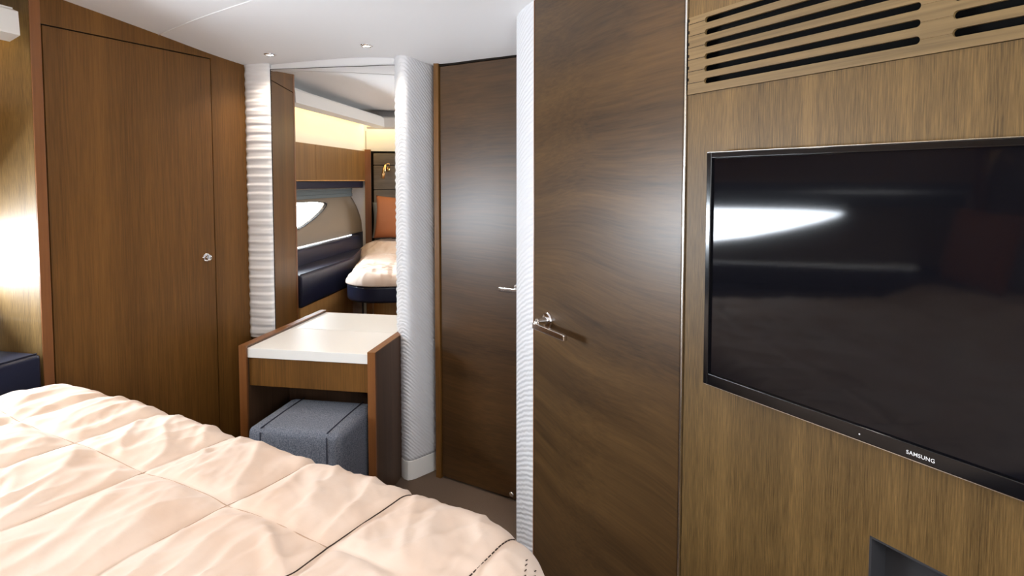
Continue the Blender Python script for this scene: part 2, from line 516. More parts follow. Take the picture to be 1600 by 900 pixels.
def grille(x0, x1, sx0, sx1, left):
    e = ge; X_ = x0 - 0.7175
    pitch = 0.0278; h = 0.0130
    zc0 = 1.6805 - GZ0
    W = x1 - x0
    bm = bmesh.new()
    n = 6
    zs = [zc0 + pitch * i for i in range(n)]
    prev = 0.0
    lz0 = zs[0] - pitch / 2; lz1 = zs[-1] + pitch / 2
    a, b_ = sx0 - x0, sx1 - x0
    for zc in zs:
        z0, z1 = zc - pitch / 2, zc + pitch / 2
        r = h / 2
        hole = []
        for k in range(9):
            t = math.pi / 2 + math.pi * k / 8
            hole.append((a + r + r * math.cos(t), zc + r * math.sin(t)))
        for k in range(9):
            t = -math.pi / 2 + math.pi * k / 8
            hole.append((b_ - r + r * math.cos(t), zc + r * math.sin(t)))
        # two half plates: top/bottom strips plus ends
        va = {}
        def V(x, y, z):
            key = (round(x, 6), round(y, 6), round(z, 6))
            if key not in va:
                va[key] = bm.verts.new((x, y, z))
            return va[key]
        yf, yb = -0.003, 0.003
        L_ = hole[:9]; R_ = hole[9:]
        # left end fan
        pts_out = [(a + r, z1)] + [(0, z1), (0, z0)] + [(a + r, z0)]
        bm.faces.new([V(a + r, yf, z1), V(0, yf, z1), V(0, yf, zc)] + [V(x, yf, z) for x, z in reversed(L_[:5])])
        bm.faces.new([V(0, yf, zc), V(0, yf, z0), V(a + r, yf, z0)] + [V(x, yf, z) for x, z in reversed(L_[4:])])
        bm.faces.new([V(W, yf, zc), V(W, yf, z1), V(b_ - r, yf, z1)] + [V(x, yf, z) for x, z in reversed(R_[4:])])
        bm.faces.new([V(b_ - r, yf, z0), V(W, yf, z0), V(W, yf, zc)] + [V(x, yf, z) for x, z in reversed(R_[:5])])
        bm.faces.new([V(a + r, yf, z1), V(L_[0][0], yf, L_[0][1]), V(R_[-1][0], yf, R_[-1][1]), V(b_ - r, yf, z1)])
        bm.faces.new([V(a + r, yf, z0), V(b_ - r, yf, z0), V(R_[0][0], yf, R_[0][1]), V(L_[-1][0], yf, L_[-1][1])])
        m_ = len(hole)
        for i in range(m_):
            p, q = hole[i], hole[(i + 1) % m_]
            bm.faces.new([V(p[0], yf, p[1]), V(q[0], yf, q[1]), V(q[0], yb, q[1]), V(p[0], yb, p[1])])
    Z1 = GZ1 - GZ0
    box(bm, 0, W, -0.003, 0.003, 0.0, lz0)
    box(bm, 0, W, -0.003, 0.003, lz1, Z1)
    bm.transform(Matrix.Translation((X_, 0, 0)))
    fo = link('slotted_panel', bm, W_GRILLE, e)
    for zc in zs:      # fine joints running on from the slots
        if left:
            link('joint_line', bx(0.0, a, -0.0034, -0.0028, zc - 0.0005, zc + 0.0005), GAP, e)
            link('notch', bx(-0.0006, 0.0035, -0.0036, -0.0028, zc + 0.006, zc + 0.013), GAP, e)
        else:
            link('joint_line', bx(X_ - 0.0235, X_ + a, -0.0034, -0.0030, zc - 0.0003, zc + 0.0003), W_TV, e)
    link('backing', bx(X_, X_ + W, 0.024, 0.028, 0.001, Z1 - 0.001), BLACK, e)


grille(0.7175, 1.2555, 0.7685, 1.232, True)
grille(1.2555, 1.80, 1.279, 1.742, False)

# television
TVZ0, TVZ1 = 0.990, 1.512
TVR = TVROT + 2.0
tvc = loc(P2, TVROT, 1.2665, -0.013)
tv = empty('television', (tvc.x, tvc.y, TVZ0), TVR, 'black flat-screen television mounted on the wooden bulkhead wall', 'television')
HW = 0.450; TH_ = TVZ1 - TVZ0
bm = bx(-HW, HW, -0.004, 0.020, 0, TH_)
link('casing', bm, TVB, tv, bevel=0.003)
bm = bmesh.new()
bz = 0.013; bb = 0.026
for a in ((-HW, -HW + bz, 0, TH_), (HW - bz, HW, 0, TH_), (-HW + bz, HW - bz, TH_ - bz, TH_), (-HW + bz, HW - bz, 0, bb)):
    box(bm, a[0], a[1], -0.014, -0.003, a[2], a[3])
link('bezel', bm, TVB, tv, bevel=0.002)
link('screen', bx(-HW + bz - 0.001, HW - bz + 0.001, -0.0075, -0.0035, bb - 0.001, TH_ - bz + 0.001), SCREEN, tv)
link('silver_edge', bx(-HW - 0.001, HW + 0.001, -0.010, 0.018, -0.0022, 0.0002), ALU, tv)
link('silver_edge', bx(-HW - 0.001, HW + 0.001, -0.010, 0.018, TH_ - 0.0002, TH_ + 0.0012), ALU, tv)
cu = bpy.data.curves.new('logo', 'FONT'); cu.body = 'SAMSUNG'; cu.size = 0.0090; cu.align_x = 'CENTER'; cu.extrude = 0.0002
cu.space_character = 1.05; cu.offset = 0.00005
to = bpy.data.objects.new('tmp', cu); col.objects.link(to)
bpy.context.view_layer.update()
me = bpy.data.meshes.new_from_object(to.evaluated_get(bpy.context.evaluated_depsgraph_get()))
bpy.data.objects.remove(to)
lo = bpy.data.objects.new('logo_lettering', me); col.objects.link(lo)
me.materials.clear(); me.materials.append(SILVER)
lo.parent = tv; lo.location = (0.0, -0.0145, 0.0085); lo.rotation_euler = (R(90), 0, 0)
bm = bmesh.new()
lathe(bm, [(0.0014, 0), (0.0014, 0.0006), (0.0006, 0.001)], (-0.098, -0.014, 0.012), (0, -1, 0), 12)
link('standby_light', bm, SILVER, tv, smooth=True)

# ------------------------------------------------------------------ far door
fd = frame('door_2', F0, FROT)
link('door_slab', bx(0.032, 0.62, 0.006, 0.04, 0.012, 1.985), W_DOORF, fd, bevel=0.002)
lever_handle(fd, 0.478, 0.986, 0.006, 0.396, 0.495)
bm = bmesh.new()
lathe(bm, [(0.012, 0), (0.012, 0.004), (0.006, 0.006)], (0.428, 0.006, 0.030), (0, -1, 0), 20)
link('door_catch', bm, CHROME, fd, smooth=True)
t4 = frame('trim_4', F0, FROT)
link('door_jamb', bx(0.0, 0.029, -0.004, 0.30, 0.0, 2.03), W_WARD, t4, bevel=0.002)
link('door_gap', bx(0.029, 0.66, 0.03, 0.05, 0.0, 2.05, 0.029, 0.66, 0.004, 0.03, 1.987, 2.03), GAP, t4)
struct(link('wall_corridor', (lambda b_: (prism(b_, [(0.16, 2.50), (0.20, 2.50), (0.22, 2.60), (0.14, 2.62)], 0, 2.1), b_)[1])(bmesh.new()), W_WARD))

# ------------------------------------------------------------------ padded column between vanity and far door
bm = bmesh.new()
plan = [(-0.575, 2.935), (-0.556, 2.888), (-0.538, 2.846), (-0.522, 2.822), (-0.503, 2.811), (-0.484, 2.815), (-0.462, 2.832),
        (-0.432, 2.862), (-0.402, 2.892), (-0.366, 2.930), (-0.36, 3.0), (-0.55, 3.02)]
NZ_ = 120
for k in range(0, 1):
    pass
rows = []
for k in range(NZ_ + 1):
    z = 0.095 + (2.055 - 0.095) * k / NZ_
    row = []
    for i, (x, y) in enumerate(plan):
        amp = 0.0028 * math.sin(z * 2 * math.pi / 0.036) * (1 if i <= 4 else 0.3)
        row.append(bm.verts.new((x - amp * 0.5, y - amp, z)))
    rows.append(row)
n = len(plan)
for A, B in zip(rows, rows[1:]):
    for i in range(n):
        bm.faces.new((A[i], A[(i + 1) % n], B[(i + 1) % n], B[i]))
bm.faces.new(rows[0][::-1]); bm.faces.new(rows[-1])
struct(link('wall_column', bm, WEAVE, smooth=True))
bm = bmesh.new()
cx, cy = -0.46, 2.93
prism(bm, [(cx + (x - cx) * 1.015, cy + (y - cy) * 1.03) for x, y in plan], 0, 0.095)
struct(link('baseboard_column', bm, WHITE, bevel=0.003))

# ------------------------------------------------------------------ mirror wall, mirror, left padded panel
mw = frame('wall_back', MO, MROT)
link('wall_board', bx(-1.90, -1.0, 0.012, 0.06, 0, 2.08), CEIL, mw)
link('low_panel', bx(-1.90, -1.0, 0.004, 0.0115, 0, 0.64), W_WARD, mw)
mi = empty('wall_mirror', loc(MO, MROT, -1.4, 0.0, 0.70), MROT, 'tall frameless mirror on the wall behind the white-topped vanity', 'mirror')
link('mirror_glass', bx(-1.730 + 1.4, -1.045 + 1.4, 0.0, 0.006, -0.02, 1.31), MIRROR, mi)
link('mirror_edge', bx(-1.7335 + 1.4, -1.730 + 1.4, -0.001, 0.010, -0.02, 1.3115, -1.7335 + 1.4, -1.045 + 1.4, -0.001, 0.010, 1.31, 1.3125), GAP, mi)
# left padded, ribbed strip
bm = bmesh.new()
rows = []
xs = [-1.868 + (1.868 - 1.7345) * i / 10 for i in range(11)]
NZ_ = 260
for k in range(NZ_ + 1):
    z = 0.64 + (2.045 - 0.64) * k / NZ_
    row = []
    for i, x in enumerate(xs):
        t = i / 10
        ph = z * 2 * math.pi / 0.047 + 0.5 * noise.noise(Vector((t * 2, z * 4, 3)))
        y = -0.006 - 0.016 * math.sin(math.pi * min(1, t * 0.9 + 0.1)) ** 0.6 - 0.0028 * math.sin(ph)
        row.append(bm.verts.new((x, y, z)))
    row.append(bm.verts.new((xs[-1], 0.008, z))); row.append(bm.verts.new((xs[0], 0.008, z)))
    rows.append(row)
for A, B in zip(rows, rows[1:]):
    for i in range(13):
        bm.faces.new((A[i], A[(i + 1) % 13], B[(i + 1) % 13], B[i]))
bm.faces.new(rows[0][::-1]); bm.faces.new(rows[-1])
link('padded_strip', bm, VINYL, mw, smooth=True)

# ------------------------------------------------------------------ vanity
va = empty('vanity_table', loc(MO, MROT, -1.36, -0.37, 0), MROT, 'wooden vanity table with thick white top below the tall mirror', 'table')
X = 1.36; Y = 0.37
link('side_panel', bx(-1.680 + X, -1.645 + X, -0.37 + Y, -0.002 + Y, 0, 0.700), W_DARK, va, bevel=0.001)
link('side_panel', bx(-1.062 + X, -1.028 + X, -0.37 + Y, -0.002 + Y, 0, 0.700), W_DARK, va, bevel=0.001)
lip = bx(-1.681 + X, -1.6445 + X, -0.382 + Y, -0.370 + Y, 0, 0.704, -1.681 + X, -1.6445 + X, -0.370 + Y, -0.002 + Y, 0.700, 0.704)
link('front_lipping', lip, W_EDGE, va)
lip = bx(-1.0625 + X, -1.0275 + X, -0.382 + Y, -0.370 + Y, 0, 0.704, -1.0625 + X, -1.0275 + X, -0.370 + Y, -0.002 + Y, 0.700, 0.704)
link('front_lipping', lip, W_EDGE, va)
link('tabletop', bx(-1.6443 + X, -1.0627 + X, -0.372 + Y, -0.002 + Y, 0.648, 0.692), WHITE, va, bevel=0.002)
link('drawer', bx(-1.643 + X, -1.064 + X, -0.362 + Y, -0.342 + Y, 0.517, 0.647), W_WARD, va, bevel=0.0015)
link('back_panel', bx(-1.644 + X, -1.063 + X, -0.03 + Y, -0.012 + Y, 0.02, 0.647), W_DARK, va)

# stool under the vanity
st = empty('stool', loc(MO, MROT, -1.283, -0.430, 0), MROT, 'blue-grey upholstered cube stool tucked under the vanity', 'stool')
bm = bmesh.new()


def rbox(bm, x0, x1, y0, y1, z0, z1, r, puff=0.0, n=14):
    """soft cushion box: superellipsoid-like rounded cuboid"""
    cx, cy, cz = (x0 + x1) / 2, (y0 + y1) / 2, (z0 + z1) / 2
    hx, hy, hz = (x1 - x0) / 2, (y1 - y0) / 2, (z1 - z0) / 2
    bmt = bmesh.new()
    bmesh.ops.create_cube(bmt, size=2)
    bmesh.ops.subdivide_edges(bmt, edges=bmt.edges, cuts=n, use_grid_fill=True)
    mp = {}
    for v in bmt.verts:
        p = v.co.copy()
        q = Vector((p.x * hx, p.y * hy, p.z * hz))
        c = Vector((max(-hx + r, min(hx - r, q.x)), max(-hy + r, min(hy - r, q.y)), max(-hz + r, min(hz - r, q.z))))
        dlt = q - c
        if dlt.length > 1e-7:
            q = c + dlt.normalized() * r
        if puff:
            q.z += puff * (1 - p.x ** 2) * (1 - p.y ** 2) * p.z
            q.x += puff * 0.4 * (1 - p.z ** 2) * (1 - p.y ** 2) * p.x
            q.y += puff * 0.4 * (1 - p.x ** 2) * (1 - p.z ** 2) * p.y
        mp[v] = bm.verts.new(q + Vector((cx, cy, cz)))
    for f in bmt.faces:
        bm.faces.new([mp[v] for v in f.verts])
    bmt.free()


rbox(bm, -0.205, 0.205, -0.185, 0.170, 0.03, 0.435, 0.020, 0.006)
link('cushion_body', bm, GREYF, st, smooth=True)
link('base', bx(-0.18, 0.18, -0.16, 0.15, 0, 0.035), BLACK, st)
for a, c in (((-0.146, -0.180, 0.4365), (-0.146, 0.165, 0.4365)), ((0.146, -0.180, 0.4365), (0.146, 0.165, 0.4365)),
             ((-0.146, -0.186, 0.42), (-0.146, -0.187, 0.05)), ((0.146, -0.186, 0.42), (0.146, -0.187, 0.05))):
    bm = bmesh.new()
    tube(bm, [a, tuple((Vector(a) + Vector(c)) / 2 + Vector((0, 0, 0.003 if a[2] == c[2] else 0))), c], 0.0028, 8)
    link('piping', bm, PIPE, st, smooth=True)

# ------------------------------------------------------------------ wardrobe
wd = empty('wardrobe', CO, CROT, 'tall built-in wooden wardrobe between the side alcove and the mirror', 'wardrobe')
topz = lambda x, y: ceil_z(*loc(CO, CROT, x, y).xy) + 0.01
bm = bmesh.new()
prism(bm, [(0.034, 0.012), (0.948, 0.012), (0.948, 0.40), (0.034, 0.40)], 0, 2.06)
link('carcass', bm, GAP, wd)
bm = bmesh.new()
box(bm, 0.036, 0.9485, 0, 0.012, 2.034, 2.17)
box(bm, 0.7445, 0.9485, 0, 0.012, 0, 2.034)
link('face_frame', bm, W_WARD, wd)
link('corner_post', bx(0, 0.036, -0.002, 0.03, 0, 2.17), W_EDGE, wd, bevel=0.002)
dd = link('door', bx(0.041, 0.740, -0.001, 0.012, 0.10, 2.0285), W_WARD, wd, bevel=0.001)
link('plinth', bx(0.036, 0.744, 0.004, 0.012, 0, 0.097), W_WARD, wd)
bm = bmesh.new()
lathe(bm, [(0.019, 0), (0.019, 0.004), (0.016, 0.006), (0.012, 0.0065), (0.0105, 0.016), (0.013, 0.020), (0.013, 0.024), (0.009, 0.026)], (0.692, -0.001, 1.082), (0, -1, 0), 28)
k_ = link('knob', bm, CHROME, dd, smooth=True)
md = k_.modifiers.new('e', 'EDGE_SPLIT'); md.split_angle = R(35)

# ------------------------------------------------------------------ port side alcove
HRd = 76.507
XE = 2.0
al = frame('wall_left', HO, HRd)
# end panel by the wardrobe, end panel by the headboard
link('end_panel', bx(XE, XE + 0.02, -0.243, 0.40, 0, 2.17), W_TV, al)
link('end_panel', bx(-0.02, 0.0, 0.0, 0.40, 0.0, 1.95), W_TV, al)
link('low_board', bx(0.0, 0.30, 0.042, 0.05, 0, 0.935), NAVY, al)
link('end_post', bx(-0.06, 0.0, -0.02, 0.0, 0.0, 1.76), W_EDGE, al)


def w_of(z):
    # flare of the hull lining: outboard at the top, inboard at the ledge
    t = max(0.0, min(1.0, (z - 0.93) / 0.45))
    return 0.045 + 0.165 * t ** 2.0


XT = 0.68
win = [(1.93, 1.262), (1.6, 1.266), (1.25, 1.267), (0.95, 1.264), (0.80, 1.258), (0.71, 1.250), (XT, 1.242), (0.72, 1.222), (0.84, 1.183),
       (1.02, 1.135), (1.25, 1.085), (1.5, 1.050), (1.75, 1.030), (1.90, 1.025), (1.94, 1.05), (1.95, 1.15)]
# dense window outline
wp = []
for i in range(len(win)):
    a, c = Vector(win[i]), Vector(win[(i + 1) % len(win)])
    k = max(1, int((a - c).length / 0.04))
    for j in range(k):
        wp.append(a.lerp(c, j / k))
cx, cz = 1.40, 1.17
X0, X1, Z0, Z1 = 0.0, XE, 0.93, 1.40
outer = []
for p in wp:
    dx, dz = p.x - cx, p.y - cz
    k = min((X1 - cx) / dx if dx > 1e-9 else (X0 - cx) / dx if dx < -1e-9 else 1e9, (Z1 - cz) / dz if dz > 1e-9 else (Z0 - cz) / dz if dz < -1e-9 else 1e9)
    outer.append(Vector((cx + dx * k, cz + dz * k)))
for c in ((X0, Z0), (X0, Z1), (X1, Z0), (X1, Z1)):
    j = min(range(len(outer)), key=lambda i: (outer[i] - Vector(c)).length)
    outer[j] = Vector(c)
bm = bmesh.new()
NR = 8
rings = []
for k in range(NR + 1):
    rings.append([bm.verts.new((q.x, w_of(q.y), q.y)) for q in (wp[i].lerp(outer[i], k / NR) for i in range(len(wp)))])
rings.insert(0, [bm.verts.new((p.x, w_of(p.y) + 0.05, p.y)) for p in wp])
for A, B in zip(rings, rings[1:]):
    for i in range(len(A)):
        bm.faces.new((A[i], A[(i + 1) % len(A)], B[(i + 1) % len(A)], B[i]))
link('hull_lining', bm, BEIGE, al, smooth=True)
link('light_block_panel', bx(XE + 0.02, XE + 0.05, -0.2, 0.9, 0, 2.2, -0.05, -0.02, 0.0, 0.30, 0, 2.2), GAP, al)  # unseen panels added past the alcove ends to stop light leaking in
# lining above the window and outboard hull
link('hull_panel', bx(-0.02, XE + 0.02, 0.25, 0.28, 1.40, 2.2, -0.02, XE + 0.02, 0.25, 0.28, 0, 0.93, -0.02, XE + .02, 0.20, 0.26, 1.395, 1.42), WHITE, al)
wi = frame('window_1', HO, HRd)
bm = bmesh.new()
r1 = [bm.verts.new((p.x, w_of(p.y) - 0.004, p.y)) for p in wp]
r2 = []
for i, p in enumerate(wp):
    t = (wp[(i + 1) % len(wp)] - wp[i - 1]).normalized()
    q = p + Vector((-t.y, t.x)) * 0.004 * -1
    if (q - Vector((cx, cz))).length > (p - Vector((cx, cz))).length:
        pass
    r2.append(bm.verts.new((q.x, w_of(q.y) - 0.004, q.y)))
r3 = [bm.verts.new((v.co.x, v.co.y + 0.03, v.co.z)) for v in r1]
r4 = [bm.verts.new((v.co.x, v.co.y + 0.03, v.co.z)) for v in r2]
m_ = len(wp)
for A, B in ((r1, r2), (r2, r4), (r4, r3), (r3, r1)):
    for i in range(m_):
        bm.faces.new((A[i], A[(i + 1) % m_], B[(i + 1) % m_], B[i]))
link('window_frame', bm, BLACK, wi)
bm = bmesh.new()
bm.faces.new([bm.verts.new((p.x, w_of(p.y) + 0.03, p.y)) for p in wp])
bmesh.ops.triangulate(bm, faces=bm.faces)
link('window_pane', bm, GLASS, wi)

# blind cassette and blind above the window
bl = empty('roller_blind', hull(1.0, 0.10, 1.29), HRd, 'dark blue box with grey blind under the overhead locker, seen in the mirror', 'blind')
link('cassette', bx(-0.985, 0.99, -0.07, 0.06, 0.092, 0.153), NAVY, bl, bevel=0.004)
link('light_gap_strip', bx(-0.985, 0.99, -0.072, -0.04, 0.086, 0.0915), ALU, bl)  # metal strip standing in for the gap of light below the cassette
bm = bmesh.new()
for k in range(3):
    box(bm, -0.96, 0.97, 0.035 + 0.004 * (k % 2), 0.045 + 0.004 * (k % 2), 0.002 + 0.031 * k, 0.033 + 0.031 * k)
link('blind_fabric', bm, BLIND, bl, bevel=0.003)

# overhead lockers
lk_ = empty('overhead_locker', hull(1.0, 0.0, 1.445), HRd, 'row of wooden overhead lockers above the side window, seen in the mirror', 'cabinet')
link('carcass', bx(-0.999, 0.999, 0.016, 0.245, 0, 0.30), W_LOCK, lk_)
for a, c in ((-0.999, -0.50), (-0.497, 0.16), (0.163, 0.999)):
    link('door', bx(a, c, -0.002, 0.015, 0.012, 0.298), W_LOCK, lk_, bevel=0.001)
link('bottom_rail', bx(-0.999, 0.999, 0.0, 0.015, 0.0, 0.010), W_LIGHT, lk_)

# cove board and pelmet (part of the side wall)
link('cove_board', bx(0.0, XE, 0.02, 0.04, 1.746, 2.17), WHITE, al)
pe = frame('trim_5', HO, HRd)
bm = bmesh.new()
profile(bm, [(-0.24, 1.975), (-0.19, 1.955), (-0.185, 1.965), (-0.20, 2.075), (-0.235, 2.06)], 0.10, XE - 0.03)
link('pelmet_board', bm, WHITE, pe)
link('pelmet_top', bx(0.02, XE - 0.03, -0.21, 0.02, 2.068, 2.076), WHITE, pe)

# hull-side daybed
db = empty('bench_seat', hull(1.1, 0, 0), HRd, 'navy leather bench along the side wall, left of the wardrobe', 'sofa')
bm = bmesh.new()
ply = [(0.885, -0.262), (0.885, -0.035), (-0.72, -0.035), (-0.72, -0.085), (-0.05, -0.262)]
prism(bm, ply, 0.575, 0.805)
link('seat_cushion', bm, NAVY, db, bevel=0.018, seg=4)
bm = bmesh.new()
prism(bm, [(0.885, -0.04), (0.885, 0.04), (-0.80, 0.04), (-0.80, -0.04)], 0.60, 0.925)
link('back_cushion', bm, NAVY, db, bevel=0.012, seg=3)
bm = bmesh.new()
prism(bm, [(0.885, -0.252), (0.885, 0.03), (-0.72, 0.03), (-0.72, -0.078), (-0.05, -0.252)], 0.0, 0.575)
link('base_cabinet', bm, W_LIGHT, db)
bm = bmesh.new()
tube(bm, [(0.872, -0.25, 0.8055), (-0.05, -0.25, 0.8055), (-0.70, -0.095, 0.8055)], 0.003, 8)
link('piping', bm, NAVY, db, smooth=True)

# ------------------------------------------------------------------ headboard wall and bed
hbw = frame('wall_front', HB, 180 + BROT)
# local x runs from starboard to port, -y faces the room
link('wall_board', bx(-1.6, 1.3, 0.0, 0.04, 0, 2.2), CEIL, hbw)
link('corner_post', bx(0.925, 0.985, -0.05, 0.0, 0, 1.76), W_EDGE, hbw, bevel=0.002)
sb = struct(link('wall_starboard', (lambda b_: (prism(b_, [(1.187, 0.055), (1.25, 0.02), (0.47, -1.40), (0.40, -1.35)], 0, 2.2), b_)[1])(bmesh.new()), W_TV))

bed = empty('bed', BO, BROT, 'double bed with cream quilted cover and navy padded rim', 'bed')
# base plinth and navy rim
def rrect(x0, x1, y0, y1, r, n=10):
    out = []
    for cx_, cy_, a0 in ((x1 - r, y1 - r, 0), (x0 + r, y1 - r, 90), (x0 + r * .2, y0 + r * .2, 180), (x1 - r * .2, y0 + r * .2, 270)):
        rr = r if a0 < 180 else r * .2
        for k in range(n + 1):
            t = R(a0 + 90 * k / n)
            out.append((cx_ + rr * math.cos(t), cy_ + rr * math.sin(t)))
    return out


bm = bmesh.new()
prism(bm, rrect(-0.80, 0.78, -1.94, -0.22, 0.12), 0, 0.585)
link('plinth', bm, W_LIGHT, bed)
bm = bmesh.new()
prism(bm, rrect(-0.980, 0.945, -1.90, 0.0, 0.26, 14), 0.585, 0.705)
link('rim', bm, NAVY, bed, bevel=0.02, seg=4)
bm = bmesh.new()
prism(bm, rrect(-0.91, 0.90, -1.90, -0.05, 0.22, 12), 0.69, 0.735)
link('mattress', bm, GREYP, bed)

# duvet
random.seed(4)
SX = [-0.95 + 0.0, -0.655, -0.355, -0.045, 0.255, 0.545, 0.815]
SY = [-0.275, -0.625, -0.975, -1.325, -1.675]


def fbm(x, y, s, seed):
    return noise.noise(Vector((x * s, y * s, seed)))


def duv_h(x, y):
    """height above the flat top, bed coordinates"""
    wx = x + 0.010 * fbm(x, y, 3.2, 1.0)
    wy = y + 0.014 * fbm(x, y, 3.0, 7.0)
    dx = min(abs(wx - s) for s in SX)
    dy = min(abs(wy - s) for s in SY)
    px = min(1.0, dx / 0.15); py = min(1.0, dy / 0.17)
    puff = 0.013 * (1 - (1 - px) ** 2.6) * (0.35 + 0.65 * (1 - (1 - py) ** 2.6))
    ed = min(x + 0.985, 0.955 - x, 0.005 - y)
    puff *= 0.35 + 0.65 * max(0.0, min(1.0, ed / 0.22))
    # radiating puckers beside seams
    k1 = math.exp(-dy / 0.10); k2 = math.exp(-dx / 0.07)
    p1 = noise.noise(Vector((x * 26 + 2 * fbm(x, y, 4, 3), y * 5, 11)))
    p2 = noise.noise(Vector((x * 5, y * 24 + 2 * fbm(x, y, 4, 9), 17)))
    puck = 0.0095 * p1 * k1 * min(1, dy / 0.012) + 0.0045 * p2 * k2 * min(1, dx / 0.012)
    # longer soft creases
    cr = noise.noise(Vector(((x * 0.8 + y * 0.6) * 10 + 1.5 * fbm(x, y, 2.5, 21), (-x * 0.6 + y * 0.8) * 3.0, 5)))
    crease = 0.0085 * (1 - abs(cr)) ** 5 * min(1, dx / 0.03) * min(1, dy / 0.03)
    cr2 = noise.noise(Vector(((x * 0.95 - y * 0.3) * 15, (x * 0.3 + y * 0.95) * 3.5 + fbm(x, y, 2, 2), 31)))
    crease += 0.0042 * (1 - abs(cr2)) ** 5 * min(1, dx / 0.03) * min(1, dy / 0.03)
    fw = noise.noise(Vector(((x * 0.75 + y * 0.66) * 34 + 3 * fbm(x, y, 3, 70), (-x * 0.66 + y * 0.75) * 8, 71)))
    crease += 0.0026 * (1 - abs(fw)) ** 4 * max(0.0, min(1.0, 0.5 + 1.5 * fbm(x, y, 3.5, 80))) * min(1, dx / 0.02) * min(1, dy / 0.02)
    big = 0.010 * fbm(x, y, 2.2, 40) + 0.005 * fbm(x, y, 6.0, 44)
    for ax, ay, bx_, by_, wd_, am in ((0.425, -0.312, 0.54, -0.375, 0.014, 0.016), (0.654, -0.095, 0.74, -0.26, 0.022, 0.009),
                                      (0.33, -0.10, 0.44, -0.22, 0.016, 0.006), (-0.15, -0.40, -0.05, -0.55, 0.015, 0.006),
                                      (-0.28, -0.42, -0.14, -0.50, 0.014, 0.005), (0.02, -0.36, 0.12, -0.56, 0.015, 0.006)):
        ex, ey = bx_ - ax, by_ - ay
        t_ = max(0.0, min(1.0, ((x - ax) * ex + (y - ay) * ey) / (ex * ex + ey * ey)))
        q_ = math.hypot(x - ax - ex * t_, y - ay - ey * t_)
        big += am * math.exp(-(q_ / wd_) ** 2) * (0.4 + 0.6 * math.sin(math.pi * t_))
    if x > 0.45:
        t = min(1, (x - 0.45) / 0.3)
        big += 0.007 * t * noise.noise(Vector((x * 13 + y * 3, y * 2.0, 60)))
    # rises over the pillows at the head
    hd = max(0.0, min(1.0, (-y - 1.30) / 0.3)); hd = hd * hd * (3 - 2 * hd)
    return puff + puck + crease + big + 0.075 * hd


DX0, DX1, DY0, DY1 = -0.985, 0.955, -1.88, 0.005
RC = 0.26; RR = 0.085
TOPZ = 0.776
ccx, ccy = (DX0 + DX1) / 2, (DY0 + DY1) / 2


def inner_near(x, y):
    """nearest point on / in the inset rounded rectangle; returns point, outward unit, distance"""
    ix0, ix1, iy0, iy1 = DX0 + RR, DX1 - RR, DY0 + RR, DY1 - RR
    r = RC - RR
    qx = max(ix0 + r, min(ix1 - r, x)); qy = max(iy0 + r, min(iy1 - r, y))
    dx, dy = x - qx, y - qy
    dd_ = math.hypot(dx, dy)
    if dd_ <= r:
        return x, y, 0, 0, 0.0
    return qx + dx / dd_ * r, qy + dy / dd_ * r, dx / dd_, dy / dd_, dd_ - r


def duv_pt(x, y):
    px, py, nx, ny, dist = inner_near(x, y)
    h = duv_h(x, y)
    if dist <= 0:
        return Vector((x, y, TOPZ + h))
    phm = R(78)
    arc = RR * phm
    if dist > arc + 0.004:      # tucked in behind the padded rim
        e_ = dist - arc - 0.004
        k = RR * math.sin(phm) - min(0.05, e_ * 0.8)
        return Vector((px + nx * k, py + ny * k, TOPZ - RR * (1 - math.cos(phm)) - 0.004))
    if dist <= arc:
        ph = dist / RR
        px += nx * RR * math.sin(ph); py += ny * RR * math.sin(ph)
        z = TOPZ - RR * (1 - math.cos(ph))
        up = math.cos(ph); out = math.sin(ph)
    else:
        e_ = dist - arc
        px += nx * (RR * math.sin(phm) + e_ * math.cos(phm)); py += ny * (RR * math.sin(phm) + e_ * math.cos(phm))
        z = TOPZ - RR * (1 - math.cos(phm)) - e_ * math.sin(phm)
        up = math.cos(phm); out = math.sin(phm)
    return Vector((px + nx * h * out * 0.7, py + ny * h * out * 0.7, z + h * up))


bm = bmesh.new()
NXd, NYd = 330, 320
EX = 0.07
g = [[bm.verts.new(duv_pt(DX0 - EX + (DX1 - DX0 + 2 * EX) * i / NXd, DY0 + 0.02 + (DY1 - DY0 + EX - 0.02) * j / NYd)) for j in range(NYd + 1)] for i in range(NXd + 1)]
for i in range(NXd):
    for j in range(NYd):
        bm.faces.new((g[i][j], g[i + 1][j], g[i + 1][j + 1], g[i][j + 1]))
dv = link('quilt', bm, DUVET, bed, smooth=True)
# seams
bm = bmesh.new()
def seamline(bm, a, c, r=0.0011, off=0.0004, dash=None):
    L_ = (Vector(c) - Vector(a)).length
    if not dash:
        n_ = max(2, int(L_ / 0.012))
        tube(bm, [duv_pt(*(Vector(a).lerp(Vector(c), k / n_))) + Vector((0, 0, off)) for k in range(n_ + 1)], r, 5)
    else:
        s = 0.0
        while s < L_ - dash[0]:
            tube(bm, [duv_pt(*(Vector(a).lerp(Vector(c), t / L_))) + Vector((0, 0, off)) for t in (s, s + dash[0] / 2, s + dash[0])], r, 5)
            s += dash[0] + dash[1]


def warp_x(s, y):
    return s - 0.010 * fbm(s, y, 3.2, 1.0)


